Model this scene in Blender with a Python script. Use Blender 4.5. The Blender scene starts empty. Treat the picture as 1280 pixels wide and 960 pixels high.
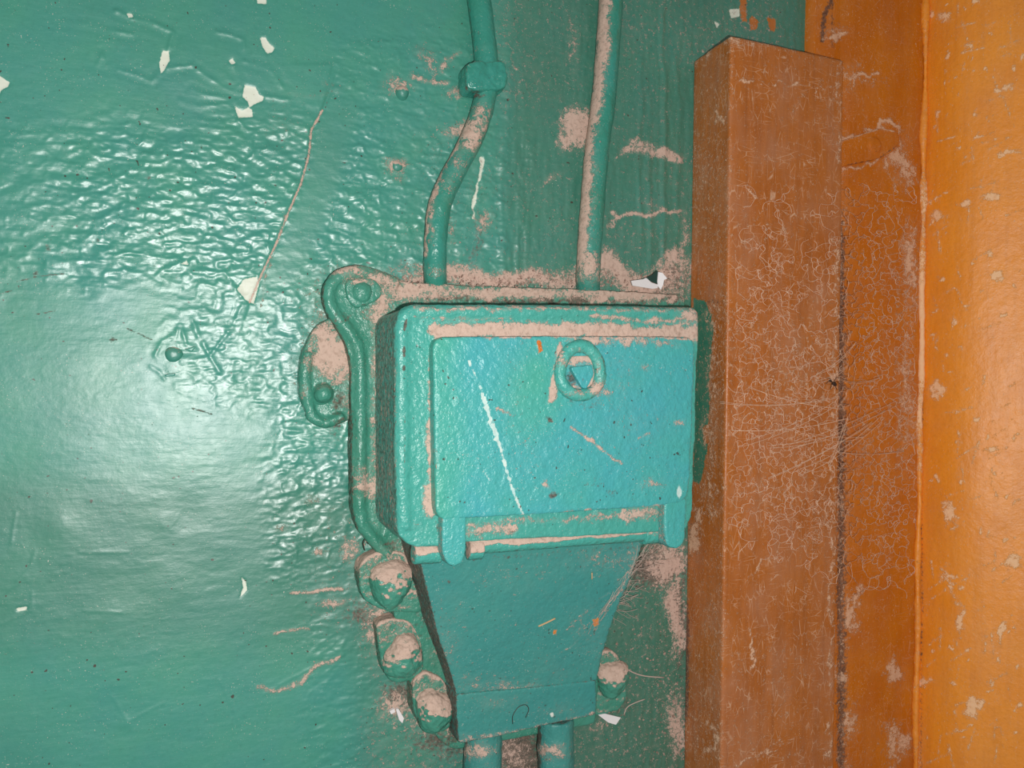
import bpy, bmesh, math, random
import numpy as np
from mathutils import Vector, Matrix

# ------------------------------------------------------------------ camera, world, flash, exposure
C = bpy.context.scene
D = 0.50                                   # lens to wall, metres
YAW, ROLL = math.radians(22.0), math.radians(0.8)
FPX = 1005.0                               # focal length in pixels of the 1280x960 frame
cam_d = bpy.data.cameras.new('camera'); cam_d.sensor_width = 36; cam_d.lens = FPX / 1280 * 36
cam_d.clip_start = 0.01
cam = bpy.data.objects.new('camera', cam_d); C.collection.objects.link(cam); C.camera = cam
RM = Matrix.Rotation(-YAW, 4, 'Z') @ Matrix.Rotation(math.radians(90), 4, 'X') @ Matrix.Rotation(ROLL, 4, 'Z')
cam.matrix_world = Matrix.Translation((0, -D, 0)) @ RM
w = bpy.data.worlds.new('world'); C.world = w; w.use_nodes = True
w.node_tree.nodes['Background'].inputs[0].default_value = (0.94, 1.0, 0.97, 1)
w.node_tree.nodes['Background'].inputs[1].default_value = 0.15
fl_d = bpy.data.lights.new('phone_flash', 'POINT'); fl_d.energy = 6.6; fl_d.shadow_soft_size = 0.004
fl_d.color = (1.0, 0.97, 0.94)
fl = bpy.data.objects.new('phone_flash', fl_d); C.collection.objects.link(fl)
R3 = RM.to_3x3()
fl.location = Vector((0, -D, 0)) + R3 @ Vector((0.021, -0.013, 0.0))
C.view_settings.view_transform = 'Standard'; C.view_settings.look = 'None'
C.view_settings.exposure = 0.55; C.view_settings.gamma = 1.0; C.view_settings.use_curve_mapping = False

# ------------------------------------------------------------------ pixel <-> place
def ray(px, py):
    return R3 @ Vector((px - 640, 480 - py, -FPX))
def P(px, py, d=0.0):
    """point seen at (px, py) lying d metres proud of the wall plane"""
    r = ray(px, py); t = (D - d) / r.y
    return Vector((r.x * t, -d, r.z * t))
RN = np.array(R3)
def project(co):
    q = (co - np.array([0, -D, 0])) @ RN
    return 640 + FPX * q[:, 0] / -q[:, 2], 480 - FPX * q[:, 1] / -q[:, 2]

# ------------------------------------------------------------------ noise, distances
def _h(ix, iy, iz, s):
    n = (ix * 374761393 + iy * 668265263 + iz * 2147483647 + s * 974711) & 0xffffffff
    n = ((n ^ (n >> 13)) * 1274126177) & 0xffffffff
    n = ((n ^ (n >> 16)) * 2246822519) & 0xffffffff
    return ((n ^ (n >> 15)) & 0xffff) / 65535.0
def vnoise(x, y, z, s=0):
    xi, yi, zi = np.floor(x).astype(np.int64), np.floor(y).astype(np.int64), np.floor(z).astype(np.int64)
    fx, fy, fz = x - xi, y - yi, z - zi
    fx, fy, fz = [f * f * f * (f * (f * 6 - 15) + 10) for f in (fx, fy, fz)]
    def L(dy, dz):
        a = _h(xi, yi + dy, zi + dz, s); b = _h(xi + 1, yi + dy, zi + dz, s); return a + (b - a) * fx
    a = L(0, 0); a = a + (L(1, 0) - a) * fy
    b = L(0, 1); b = b + (L(1, 1) - b) * fy
    return a + (b - a) * fz
def fbm(co, size, s=0, octv=3, st=(1, 1, 1)):
    """noise in -1..1 with lumps of about `size` metres, st stretches per axis"""
    out = 0; amp = 1; tot = 0; f = 1.0 / size
    for o in range(octv):
        out = out + amp * (vnoise(co[:, 0] * f / st[0] + 7.3 * o, co[:, 1] * f / st[1] + 3.1, co[:, 2] * f / st[2] + 1.7 * o, s + o) * 2 - 1)
        tot += amp; amp *= 0.5; f *= 2.03
    return out / tot
def dline(px, py, pts):
    """pixel distance to a polyline"""
    out = np.full(px.shape, 1e3)
    a = np.array(pts, float)
    lo, hi = a.min(0) - 60, a.max(0) + 60
    m = (px > lo[0]) & (px < hi[0]) & (py > lo[1]) & (py < hi[1])
    x, y = px[m], py[m]; best = np.full(x.shape, 1e3)
    for (x0, y0), (x1, y1) in zip(a[:-1], a[1:]):
        dx, dy = x1 - x0, y1 - y0; t = np.clip(((x - x0) * dx + (y - y0) * dy) / (dx * dx + dy * dy + 1e-9), 0, 1)
        best = np.minimum(best, np.hypot(x - x0 - t * dx, y - y0 - t * dy))
    out[m] = best
    return out
def dpoly(px, py, pts):
    """signed pixel distance to a polygon, negative inside"""
    d = dline(px, py, list(pts) + [pts[0]])
    ins = np.zeros(px.shape, bool); n = len(pts)
    for i in range(n):
        (x0, y0), (x1, y1) = pts[i], pts[(i + 1) % n]
        if y0 == y1: continue
        c = ((y0 > py) != (y1 > py)) & (px < (x1 - x0) * (py - y0) / (y1 - y0) + x0)
        ins ^= c
    return np.where(ins, -d, d)
def dell(px, py, cx, cy, rx, ry, rot=0):
    c, s = math.cos(rot), math.sin(rot); x, y = px - cx, py - cy
    u, v = (x * c + y * s) / rx, (-x * s + y * c) / ry
    return (np.hypot(u, v) - 1) * min(rx, ry)
def soft(d, wd): return np.clip(1 - d / wd, 0, 1)
def inside(d): return np.clip(0.5 - d / 20, 0, 1)
def ss(x, a, b):
    t = np.clip((x - a) / (b - a), 0, 1); return t * t * (3 - 2 * t)

# ------------------------------------------------------------------ materials
def lin(r, g, b):
    f = lambda c: c / 12.92 if c <= 0.04045 else ((c + 0.055) / 1.055) ** 2.4
    return (f(r / 255), f(g / 255), f(b / 255), 1)
class NT:
    def __init__(s, name):
        s.m = bpy.data.materials.new(name); s.m.use_nodes = True; s.t = s.m.node_tree; s.n = s.t.nodes
        s.b = s.n['Principled BSDF']; s.tc = s.n.new('ShaderNodeTexCoord').outputs['Object']
    def ln(s, a, b): s.t.links.new(a, b)
    def val(s, sock, v):
        if hasattr(v, 'is_linked'): s.ln(v, sock)
        else: sock.default_value = v
    def math(s, op, a, b=0.0, c=0.0, clamp=False):
        n = s.n.new('ShaderNodeMath'); n.operation = op; n.use_clamp = clamp
        for i, v in enumerate((a, b, c)): s.val(n.inputs[i], v)
        return n.outputs[0]
    def noise(s, scale, st=(1, 1, 1), det=3, rough=0.55, off=0.0):
        mp = s.n.new('ShaderNodeMapping'); s.ln(s.tc, mp.inputs[0]); mp.inputs['Scale'].default_value = st; mp.inputs['Location'].default_value = (off, off * .7, off * .3)
        n = s.n.new('ShaderNodeTexNoise'); s.ln(mp.outputs[0], n.inputs['Vector'])
        n.inputs['Scale'].default_value = scale; n.inputs['Detail'].default_value = det; n.inputs['Roughness'].default_value = rough
        return n.outputs['Fac']
    def voro(s, scale, st=(1, 1, 1), warp=0.0):
        mp = s.n.new('ShaderNodeMapping'); s.ln(s.tc, mp.inputs[0]); mp.inputs['Scale'].default_value = st
        v = s.n.new('ShaderNodeTexVoronoi'); v.feature = 'DISTANCE_TO_EDGE'; v.inputs['Scale'].default_value = scale
        s.ln(mp.outputs[0], v.inputs['Vector']); return v.outputs['Distance']
    def attr(s, name):
        a = s.n.new('ShaderNodeAttribute'); a.attribute_name = name; return a.outputs['Fac']
    def mix(s, f, a, b):
        n = s.n.new('ShaderNodeMix'); n.data_type = 'RGBA'; s.val(n.inputs[0], f); s.val(n.inputs[6], a); s.val(n.inputs[7], b); return n.outputs[2]
    def mixf(s, f, a, b):
        n = s.n.new('ShaderNodeMix'); n.data_type = 'FLOAT'; s.val(n.inputs[0], f); s.val(n.inputs[2], a); s.val(n.inputs[3], b); return n.outputs[0]
    def step(s, x, lo, hi):
        n = s.n.new('ShaderNodeMapRange'); n.clamp = True; s.val(n.inputs[0], x); n.inputs[1].default_value = lo; n.inputs[2].default_value = hi; return n.outputs[0]
    def bump(s, h, dist, strength=1.0, prev=None):
        n = s.n.new('ShaderNodeBump'); n.inputs['Distance'].default_value = dist; n.inputs['Strength'].default_value = strength
        s.ln(h, n.inputs['Height'])
        if prev is not None: s.ln(prev, n.inputs['Normal'])
        return n.outputs[0]

DUST_A, DUST_B = lin(208, 176, 160), lin(150, 118, 102)
def paint(name, ca, cb, rough=0.3, rough_w=0.24, over=None, chip=None, speck=0.0, fine=0.00012, mid=0.0002, orange=False, streak=0.0, cc=None, spec=0.5, brush=0, film=.3, grain=.7, dusty=None):
    k = NT(name)
    base = k.mix(k.step(k.noise(28, det=4), 0.35, 0.65), ca, cb)
    if cc: base = k.mix(k.attr('tint'), base, cc)
    n2 = k.noise(420, det=3, off=3)
    base = k.mix(k.math('MULTIPLY', k.step(n2, 0.5, 0.75), 0.12), base, lin(26, 70, 62) if not orange else lin(96, 50, 18))
    if orange:                                            # brushed, scuffed varnish paint
        g = k.noise(240, (1, 1, 0.05), 4, off=1); base = k.mix(k.math('MULTIPLY', k.step(g, 0.45, 0.75), film * .75), base, lin(110, 56, 20))
        # tiny dust flecks, and fine dust caught in cross scratches
        sp = k.step(k.noise(900, (1, 1, 0.45), 2, off=5), 0.655, 0.72)
        sp = k.math('MULTIPLY', sp, k.step(k.noise(60, det=3, off=8), 0.38, 0.6))
        v1 = k.step(k.voro(230, (1, 1, 0.30)), 0.035, 0.0); v2 = k.step(k.voro(230, (0.25, 1, 1)), 0.03, 0.0)
        m1 = k.step(k.noise(90, det=4, off=11), 0.47, 0.62); m2 = k.step(k.noise(80, det=4, off=17), 0.5, 0.66)
        sc = k.math('ADD', k.math('MULTIPLY', v1, m1), k.math('MULTIPLY', v2, m2), clamp=True)
        gl = k.math('ADD', k.math('MULTIPLY', sp, 0.75), k.math('MULTIPLY', sc, streak), clamp=True)
        base = k.mix(gl, base, lin(222, 182, 150))
        base = k.mix(k.math('MULTIPLY', k.step(k.noise(45, (1, 1, .6), 5, off=21), 0.45, 0.75), film), base, lin(186, 136, 108))
    if over: base = k.mix(k.step(k.math('ADD', k.attr('over'), k.math('MULTIPLY', k.math('SUBTRACT', k.noise(500, off=2), 0.5), 0.25)), 0.47, 0.53), base, over)
    chf = None
    if chip:
        chf = k.step(k.math('ADD', k.attr('chip'), k.math('MULTIPLY', k.math('SUBTRACT', k.noise(900, off=9), 0.5), 0.12)), 0.475, 0.525)
        base = k.mix(chf, base, k.mix(k.noise(200), chip, lin(224, 226, 214)))
    if speck:
        base = k.mix(k.math('MULTIPLY', k.step(k.noise(330, det=1, off=30), 0.735, 0.76), speck), base, lin(60, 42, 30))
    # grime: dark brown dirt in the crevices, plus the jamb groove's painted shade (stored on the mesh)
    gr = k.step(k.math('ADD', k.attr('grime_shade'), k.math('MULTIPLY', k.math('SUBTRACT', k.noise(420, det=4, off=40), 0.5), 1.1)), 0.42, 0.68)
    base = k.mix(k.math('MULTIPLY', gr, 0.85), base, k.mix(k.step(k.noise(600, off=6), .4, .6), lin(64, 50, 42), lin(112, 84, 72)))
    dn = k.math('ADD', k.math('MULTIPLY', k.math('SUBTRACT', k.noise(300, det=5, rough=0.65, off=50), 0.5), 1.5), k.math('MULTIPLY', k.math('SUBTRACT', k.noise(1100, det=3, off=57), 0.5), 1.0))
    du = k.step(k.math('ADD', k.attr('dust'), dn), 0.42, 0.66)
    du = k.math('MAXIMUM', du, k.math('MULTIPLY', k.math('MULTIPLY', k.attr('dust'), k.attr('dust')), k.step(k.noise(160, det=5, off=77), 0.35, 0.75)))
    dc = k.mix(k.step(k.noise(380, det=4, off=60), 0.5, 0.9), *(dusty or ((DUST_A, DUST_B) if not orange else (lin(232, 190, 158), lin(206, 156, 122)))))
    base = k.mix(k.math('MULTIPLY', du, 0.93 if not orange else 0.78), base, dc)
    gm = k.math('MULTIPLY', k.step(k.noise(1300, det=1, off=63), 0.70, 0.74), k.math('MULTIPLY', k.step(k.noise(70, det=4, off=66), 0.42, 0.62), grain)); base = k.mix(gm, base, lin(222, 208, 196) if not orange else lin(236, 200, 166))
    k.ln(base, k.b.inputs['Base Color'])
    r = k.mixf(k.attr('wr'), rough, rough_w)
    r = k.math('ADD', r, k.math('MULTIPLY', k.math('SUBTRACT', k.noise(150, det=4, off=70), 0.5), 0.16))
    r = k.mixf(k.math('MAXIMUM', du, k.math('MULTIPLY', gr, 0.8)), r, 0.92)
    if chf is not None: r = k.mixf(chf, r, 0.6)
    if orange: r = k.mixf(gl, r, 0.85)
    k.ln(r, k.b.inputs['Roughness'])
    nb = k.bump(k.noise(330, det=2.5, off=80), mid)
    nb = k.bump(k.noise(900, det=2, off=83), fine, prev=nb)
    nb = k.bump(k.math('ADD', du, k.math('MULTIPLY', k.noise(1500, det=2), du)), 0.0002, prev=nb)
    if orange: nb = k.bump(k.noise(300, (1, 1, 0.06), 3, off=85), 0.00012, prev=nb)
    if brush: nb = k.bump(k.noise(230, (.16, 1, 1), 5, .6, off=88), brush, prev=nb); nb = k.bump(k.noise(120, (.5, 1, 1), 4, .6, off=91), brush * 1.2, prev=nb)
    k.ln(nb, k.b.inputs['Normal'])
    k.b.inputs['Specular IOR Level'].default_value = spec
    return k.m
WHITE = lin(214, 222, 200)
M_wall = paint('green_wall_paint', lin(66, 148, 126), lin(62, 144, 130), 0.43, 0.37, over=lin(186, 104, 20), chip=WHITE, speck=0.9, mid=0.00008, fine=0.00003, spec=0.9, brush=.00016, cc=lin(58, 116, 96))
M_lid = paint('turquoise_lid_paint', lin(72, 168, 164), lin(70, 166, 172), 0.36, 0.26, chip=lin(150, 206, 206), over=lin(196, 110, 40), speck=0.8, mid=0.0009, fine=0.0002, cc=lin(74, 168, 146))
M_body = paint('turquoise_box_paint', lin(74, 162, 148), lin(72, 164, 152), 0.34, 0.24, chip=lin(110, 62, 42), speck=0.6, mid=0.0010, fine=0.00015)
M_flange = paint('green_flange_paint', lin(62, 134, 112), lin(70, 144, 124), 0.32, 0.22, mid=0.0009, fine=0.0001, speck=0.3)
M_chute = paint('teal_chute_paint', lin(66, 142, 134), lin(60, 138, 133), 0.36, 0.3, mid=0.0006, fine=0.00012, speck=0.6, over=lin(206, 128, 60), chip=lin(225, 225, 220))
M_cable = paint('green_cable_paint', lin(52, 136, 116), lin(58, 144, 130), 0.34, 0.25, mid=0.0006, speck=0.3)
M_post = paint('brown_post_paint', lin(184, 104, 36), lin(176, 96, 30), 0.36, 0.36, over=lin(58, 128, 104), orange=True, streak=0.8, mid=0.00015, film=.4, grain=1)
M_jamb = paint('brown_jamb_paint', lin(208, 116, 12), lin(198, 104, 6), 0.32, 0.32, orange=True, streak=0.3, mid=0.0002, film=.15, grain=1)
M_side = paint('orange_wall_paint', lin(250, 156, 40), lin(244, 148, 32), 0.46, 0.46, orange=True, streak=0.10, mid=0.0003, spec=.7, film=.15, dusty=(lin(255, 214, 172), lin(246, 188, 136)), grain=1)
def plain(name, col, rough=0.8, col2=None, sc=300):
    k = NT(name)
    if col2: k.ln(k.mix(k.step(k.noise(sc), 0.4, 0.6), col, col2), k.b.inputs['Base Color'])
    else: k.b.inputs['Base Color'].default_value = col
    k.b.inputs['Roughness'].default_value = rough
    k.ln(k.bump(k.noise(900), 0.0001), k.b.inputs['Normal'])
    return k.m
M_debris = plain('grey_dust_crumbs', lin(196, 168, 154), 0.95, lin(140, 112, 100))
M_paper = plain('white_paper', lin(232, 226, 226), 0.8)
M_dark = plain('dark_green_flake', lin(30, 62, 54), 0.5)
M_web = plain('pale_web', lin(242, 208, 180), 0.9, lin(226, 180, 150), 500)
M_webg = plain('grey_web', lin(190, 170, 158), 0.9)
M_straw = plain('straw', lin(196, 160, 118), 0.8)
M_fly = plain('insect', lin(52, 34, 24), 0.4)
M_flake = plain('orange_flake', lin(206, 128, 60), 0.6)
M_dirt = plain('dirt', lin(96, 72, 60), 0.95, lin(60, 46, 40))

# ------------------------------------------------------------------ object helpers
COL = C.collection
def link(name, me, mat, parent=None, loc=None):
    """link a mesh given in world coordinates; its origin goes to loc (or its centre)"""
    n = len(me.vertices); co = np.empty(n * 3, np.float32); me.vertices.foreach_get('co', co); co = co.reshape(-1, 3)
    if loc is None: loc = (co.min(0) + co.max(0)) / 2
    loc = Vector([float(v) for v in loc])
    co -= np.array(loc, np.float32); me.vertices.foreach_set('co', co.ravel()); me.update()
    o = bpy.data.objects.new(name, me); COL.objects.link(o)
    me.materials.clear(); me.materials.append(mat)
    if parent is not None:
        o.parent = parent; pw = Vector((0, 0, 0)); q = parent
        while q is not None: pw += q.location; q = q.parent
        o.location = loc - pw
    else: o.location = loc
    return o
def tag(o, label=None, cat=None, group=None, kind=None):
    for k_, v in (('label', label), ('category', cat), ('group', group), ('kind', kind)):
        if v: o[k_] = v
    return o
def empty(name, loc, label, cat, group=None):
    o = bpy.data.objects.new(name, None); COL.objects.link(o); o.location = loc; o.empty_display_size = 0.01
    return tag(o, label, cat, group)
def rpoly(pts, r=6, n=5):
    """round the corners of a pixel polygon; a point may carry its own radius"""
    out = []; N = len(pts)
    for i in range(N):
        p = pts[i]; rr = p[2] if len(p) > 2 else r
        a = Vector(pts[i - 1][:2]); b = Vector(p[:2]); c = Vector(pts[(i + 1) % N][:2])
        u = a - b; v = c - b
        if u.length < 1e-6 or v.length < 1e-6 or rr <= 0: out.append(tuple(b)); continue
        q = min(rr, u.length * .48, v.length * .48); s = b + u.normalized() * q; e = b + v.normalized() * q
        for j in range(n + 1):
            t = j / n; out.append(tuple(s * (1 - t) ** 2 + b * 2 * t * (1 - t) + e * t * t))
    return out
def prism(bm, pts, d0, d1, r=6):
    """solid whose front outline is pts (pixels) at d1 (number or function), running straight back to d0"""
    pts = rpoly(pts, r); f = d1 if callable(d1) else (lambda x, y: d1)
    fr = []; bk = []
    for x, y in pts:
        p = P(x, y, f(x, y)); fr.append(bm.verts.new(p)); bk.append(bm.verts.new((p.x, -d0, p.z)))
    N = len(pts); faces = [bm.faces.new(fr), bm.faces.new(bk[::-1])]
    for i in range(N): bm.faces.new((fr[i], bk[i], bk[(i + 1) % N], fr[(i + 1) % N]))
    bmesh.ops.triangulate(bm, faces=faces)
def tube(bm, pts, rad, seg=20):
    """tube through world points, rad number or list"""
    pts = [Vector(p) for p in pts]; rings = []
    for i, p in enumerate(pts):
        t = (pts[min(i + 1, len(pts) - 1)] - pts[max(i - 1, 0)]).normalized()
        u = t.cross(Vector((0, 1, 0.013))).normalized(); v = t.cross(u); r = rad[i] if hasattr(rad, '__len__') else rad
        rings.append([bm.verts.new(p + (u * math.cos(a) + v * math.sin(a)) * r) for a in [2 * math.pi * j / seg for j in range(seg)]])
    for a, b in zip(rings[:-1], rings[1:]):
        for j in range(seg): bm.faces.new((a[j], a[(j + 1) % seg], b[(j + 1) % seg], b[j]))
    bm.faces.new(rings[0][::-1]); bm.faces.new(rings[-1])
def spline(pts, n=10):
    """Catmull-Rom through tuples"""
    a = [np.array(p, float) for p in pts]; a = [2 * a[0] - a[1]] + a + [2 * a[-1] - a[-2]]; out = []
    for i in range(1, len(a) - 2):
        for j in range(n):
            t = j / n
            out.append(.5 * ((2 * a[i]) + (a[i + 1] - a[i - 1]) * t + (2 * a[i - 1] - 5 * a[i] + 4 * a[i + 1] - a[i + 2]) * t * t + (3 * a[i] - a[i - 1] - 3 * a[i + 1] + a[i + 2]) * t ** 3))
    out.append(a[-2]); return out
def lathe(bm, px, py, d0, prof, seg=28, sx=1.0, sz=1.0, wob=0, rs=1, tilt=0.0):
    """revolve (radius_px, height) about an axis out of the wall at pixel (px,py)"""
    rnd = random.Random(rs); ph = rnd.random() * 6
    ppm = (P(px + 1, py, d0) - P(px, py, d0)).length
    c = P(px, py, d0); rings = []
    for r, h in prof:
        ring = []
        for j in range(seg):
            a = 2 * math.pi * j / seg; q = r * ppm * (1 + wob * math.sin(3 * a + ph) + wob * .7 * math.sin(2 * a + ph * 2))
            ring.append(bm.verts.new((c.x + q * sx * math.cos(a), -d0 - h, c.z + q * sz * math.sin(a) - tilt * h)))
        rings.append(ring)
    for a, b in zip(rings[:-1], rings[1:]):
        for j in range(seg): bm.faces.new((a[j], a[(j + 1) % seg], b[(j + 1) % seg], b[j]))
    bm.faces.new(rings[0][::-1]); bm.faces.new(rings[-1])
    bmesh.ops.recalc_face_normals(bm, faces=bm.faces[:])
def get(me):
    n = len(me.vertices); co = np.empty(n * 3, np.float32); me.vertices.foreach_get('co', co)
    no = np.empty(n * 3, np.float32); me.vertex_normals.foreach_get('vector', no)
    return co.reshape(-1, 3).astype(float), no.reshape(-1, 3).astype(float)
def put(me, co): me.vertices.foreach_set('co', co.astype(np.float32).ravel()); me.update()
def setattrs(me, d):
    for k_, v in d.items():
        a = me.attributes.get(k_) or me.attributes.new(k_, 'FLOAT', 'POINT')
        a.data.foreach_set('value', np.asarray(v, np.float32))
def smooth(me): me.polygons.foreach_set('use_smooth', [True] * len(me.polygons)); me.update()
def solid(name, bm, mat, parent=None, voxel=0.0009, it=6, lump=0.0003, size=0.006, seed=0, attrs=None, drip=0.0, loc=None):
    """thickly painted solid: voxel-merge the pieces, soften, lump with noise, store dust and grime"""
    bmesh.ops.recalc_face_normals(bm, faces=bm.faces[:])
    t = bpy.data.meshes.new('tmp'); bm.to_mesh(t); bm.free()
    o = bpy.data.objects.new('tmp', t); COL.objects.link(o)
    m = o.modifiers.new('r', 'REMESH'); m.mode = 'VOXEL'; m.voxel_size = voxel; m.adaptivity = 0
    if it: s = o.modifiers.new('s', 'SMOOTH'); s.factor = 0.5; s.iterations = it
    me = bpy.data.meshes.new_from_object(o.evaluated_get(bpy.context.evaluated_depsgraph_get()))
    bpy.data.objects.remove(o); bpy.data.meshes.remove(t); me.name = name
    co, no = get(me)
    h = lump * fbm(co, size, seed, 3) + lump * .35 * fbm(co, size * .3, seed + 9, 2)
    if drip: h = h + drip * fbm(co, .004, seed + 3, 2, (1, 1, 6))
    co = co + no * h[:, None]; put(me, co)
    co, no = get(me); px, py = project(co)
    a = {'dust': np.clip(no[:, 2] * 1.1 - 0.35, 0, 0.8), 'grime_shade': np.zeros(len(co))}
    if attrs: attrs(a, px, py, co, no)
    setattrs(me, a); smooth(me)
    return link(name, me, mat, parent, loc)
def strip(pts, rad, seed=0): return pts
def from_bm(name, bm, mat, parent=None, sm=False):
    bmesh.ops.recalc_face_normals(bm, faces=bm.faces[:])
    me = bpy.data.meshes.new(name); bm.to_mesh(me); bm.free()
    if sm: smooth(me)
    return link(name, me, mat, parent)

# ------------------------------------------------------------------ grids for the walls
def axis(lo, hi, step, ext, k=9):
    core = np.arange(lo, hi + step * .5, step); t = (np.arange(1, k + 1) / k) ** 1.6
    return np.concatenate([lo - ext * t[::-1], core, core[-1] + ext * t])
def grid(name, us, vs, f):
    """mesh grid; f(U,V) -> (N,3) world points"""
    U, V = np.meshgrid(us, vs); nu, nv = len(us), len(vs)
    co = f(U.ravel(), V.ravel())
    i = np.arange(nu * nv).reshape(nv, nu)
    q = np.stack([i[:-1, :-1], i[:-1, 1:], i[1:, 1:], i[1:, :-1]], -1).reshape(-1, 4)
    me = bpy.data.meshes.new(name); me.vertices.add(len(co)); me.vertices.foreach_set('co', co.astype(np.float32).ravel())
    me.loops.add(q.size); me.polygons.add(len(q)); me.loops.foreach_set('vertex_index', q.ravel().astype(np.int32))
    me.polygons.foreach_set('loop_start', np.arange(0, q.size, 4, dtype=np.int32)); me.polygons.foreach_set('loop_total', np.full(len(q), 4, np.int32))
    me.update(calc_edges=True); smooth(me)
    return me

CRACK = [(420, 96), (403, 138), (389, 163), (386, 195), (376, 230), (362, 262), (345, 305), (327, 343), (312, 378)]
CREASE = [[(145, 13), (165, 22), (190, 28), (217, 40), (210, 64)], [(80, 28), (110, 30), (140, 38), (165, 42)], [(123, 80), (127, 68), (132, 82)],
          [(147, 87), (170, 93), (190, 102), (205, 85), (240, 82), (265, 100), (285, 112), (305, 117)], [(240, 112), (255, 118), (285, 122)],
          [(225, 125), (250, 133), (285, 130)], [(290, 80), (303, 103), (295, 113)], [(343, 150), (365, 155), (388, 163)], [(330, 120), (360, 125)],
          [(305, 77), (335, 85), (345, 95), (352, 108)], [(297, 150), (310, 164), (335, 160)], [(270, 40), (290, 44), (305, 50), (305, 62)],
          [(280, 262), (300, 292), (338, 305)], [(270, 280), (255, 300)], [(312, 196), (322, 186), (350, 188)],
          [(236, 338), (262, 345), (280, 340), (302, 370)], [(240, 400), (262, 445), (275, 465)], [(262, 445), (290, 410), (303, 380)], [(262, 400), (270, 375)], [(218, 424), (225, 404), (233, 430)], [(194, 444), (203, 426), (216, 420)], [(188, 458), (198, 464), (206, 474)]]
CHIPS = [[(203, 63), (211, 64), (212, 75), (205, 88), (201, 92), (199, 80)], [(325, 47), (332, 47), (337, 55), (343, 60), (341, 65), (334, 67), (328, 58)],
         [(306, 106), (320, 109), (324, 118), (330, 121), (328, 126), (318, 130), (312, 134), (310, 127), (303, 120)],
         [(293, 132), (303, 138), (310, 134), (315, 137), (316, 146), (298, 147)], [(-20, 90), (0, 95), (12, 103), (10, 108), (1, 113), (-5, 130), (-20, 120)],
         [(321, -3), (333, -3), (333, 5), (322, 4)], [(286, 75), (291, 73), (294, 79), (289, 81)], [(305, 349), (321, 346), (324, 355), (317, 380), (307, 375), (296, 362)],
         [(226, 330), (233, 326), (236, 331)], [(158, 17), (164, 16), (167, 21), (161, 22)], [(911, 12), (924, 11), (924, 21), (914, 23)], [(893, 26), (900, 30), (896, 35)],
         [(302, 722), (307, 726), (309, 738), (300, 747), (304, 735)], [(20, 760), (34, 758), (33, 763), (22, 764)]]
RIDGE_W = [(603, 198), (601, 212), (596, 232), (592, 252), (590, 272)]

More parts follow.
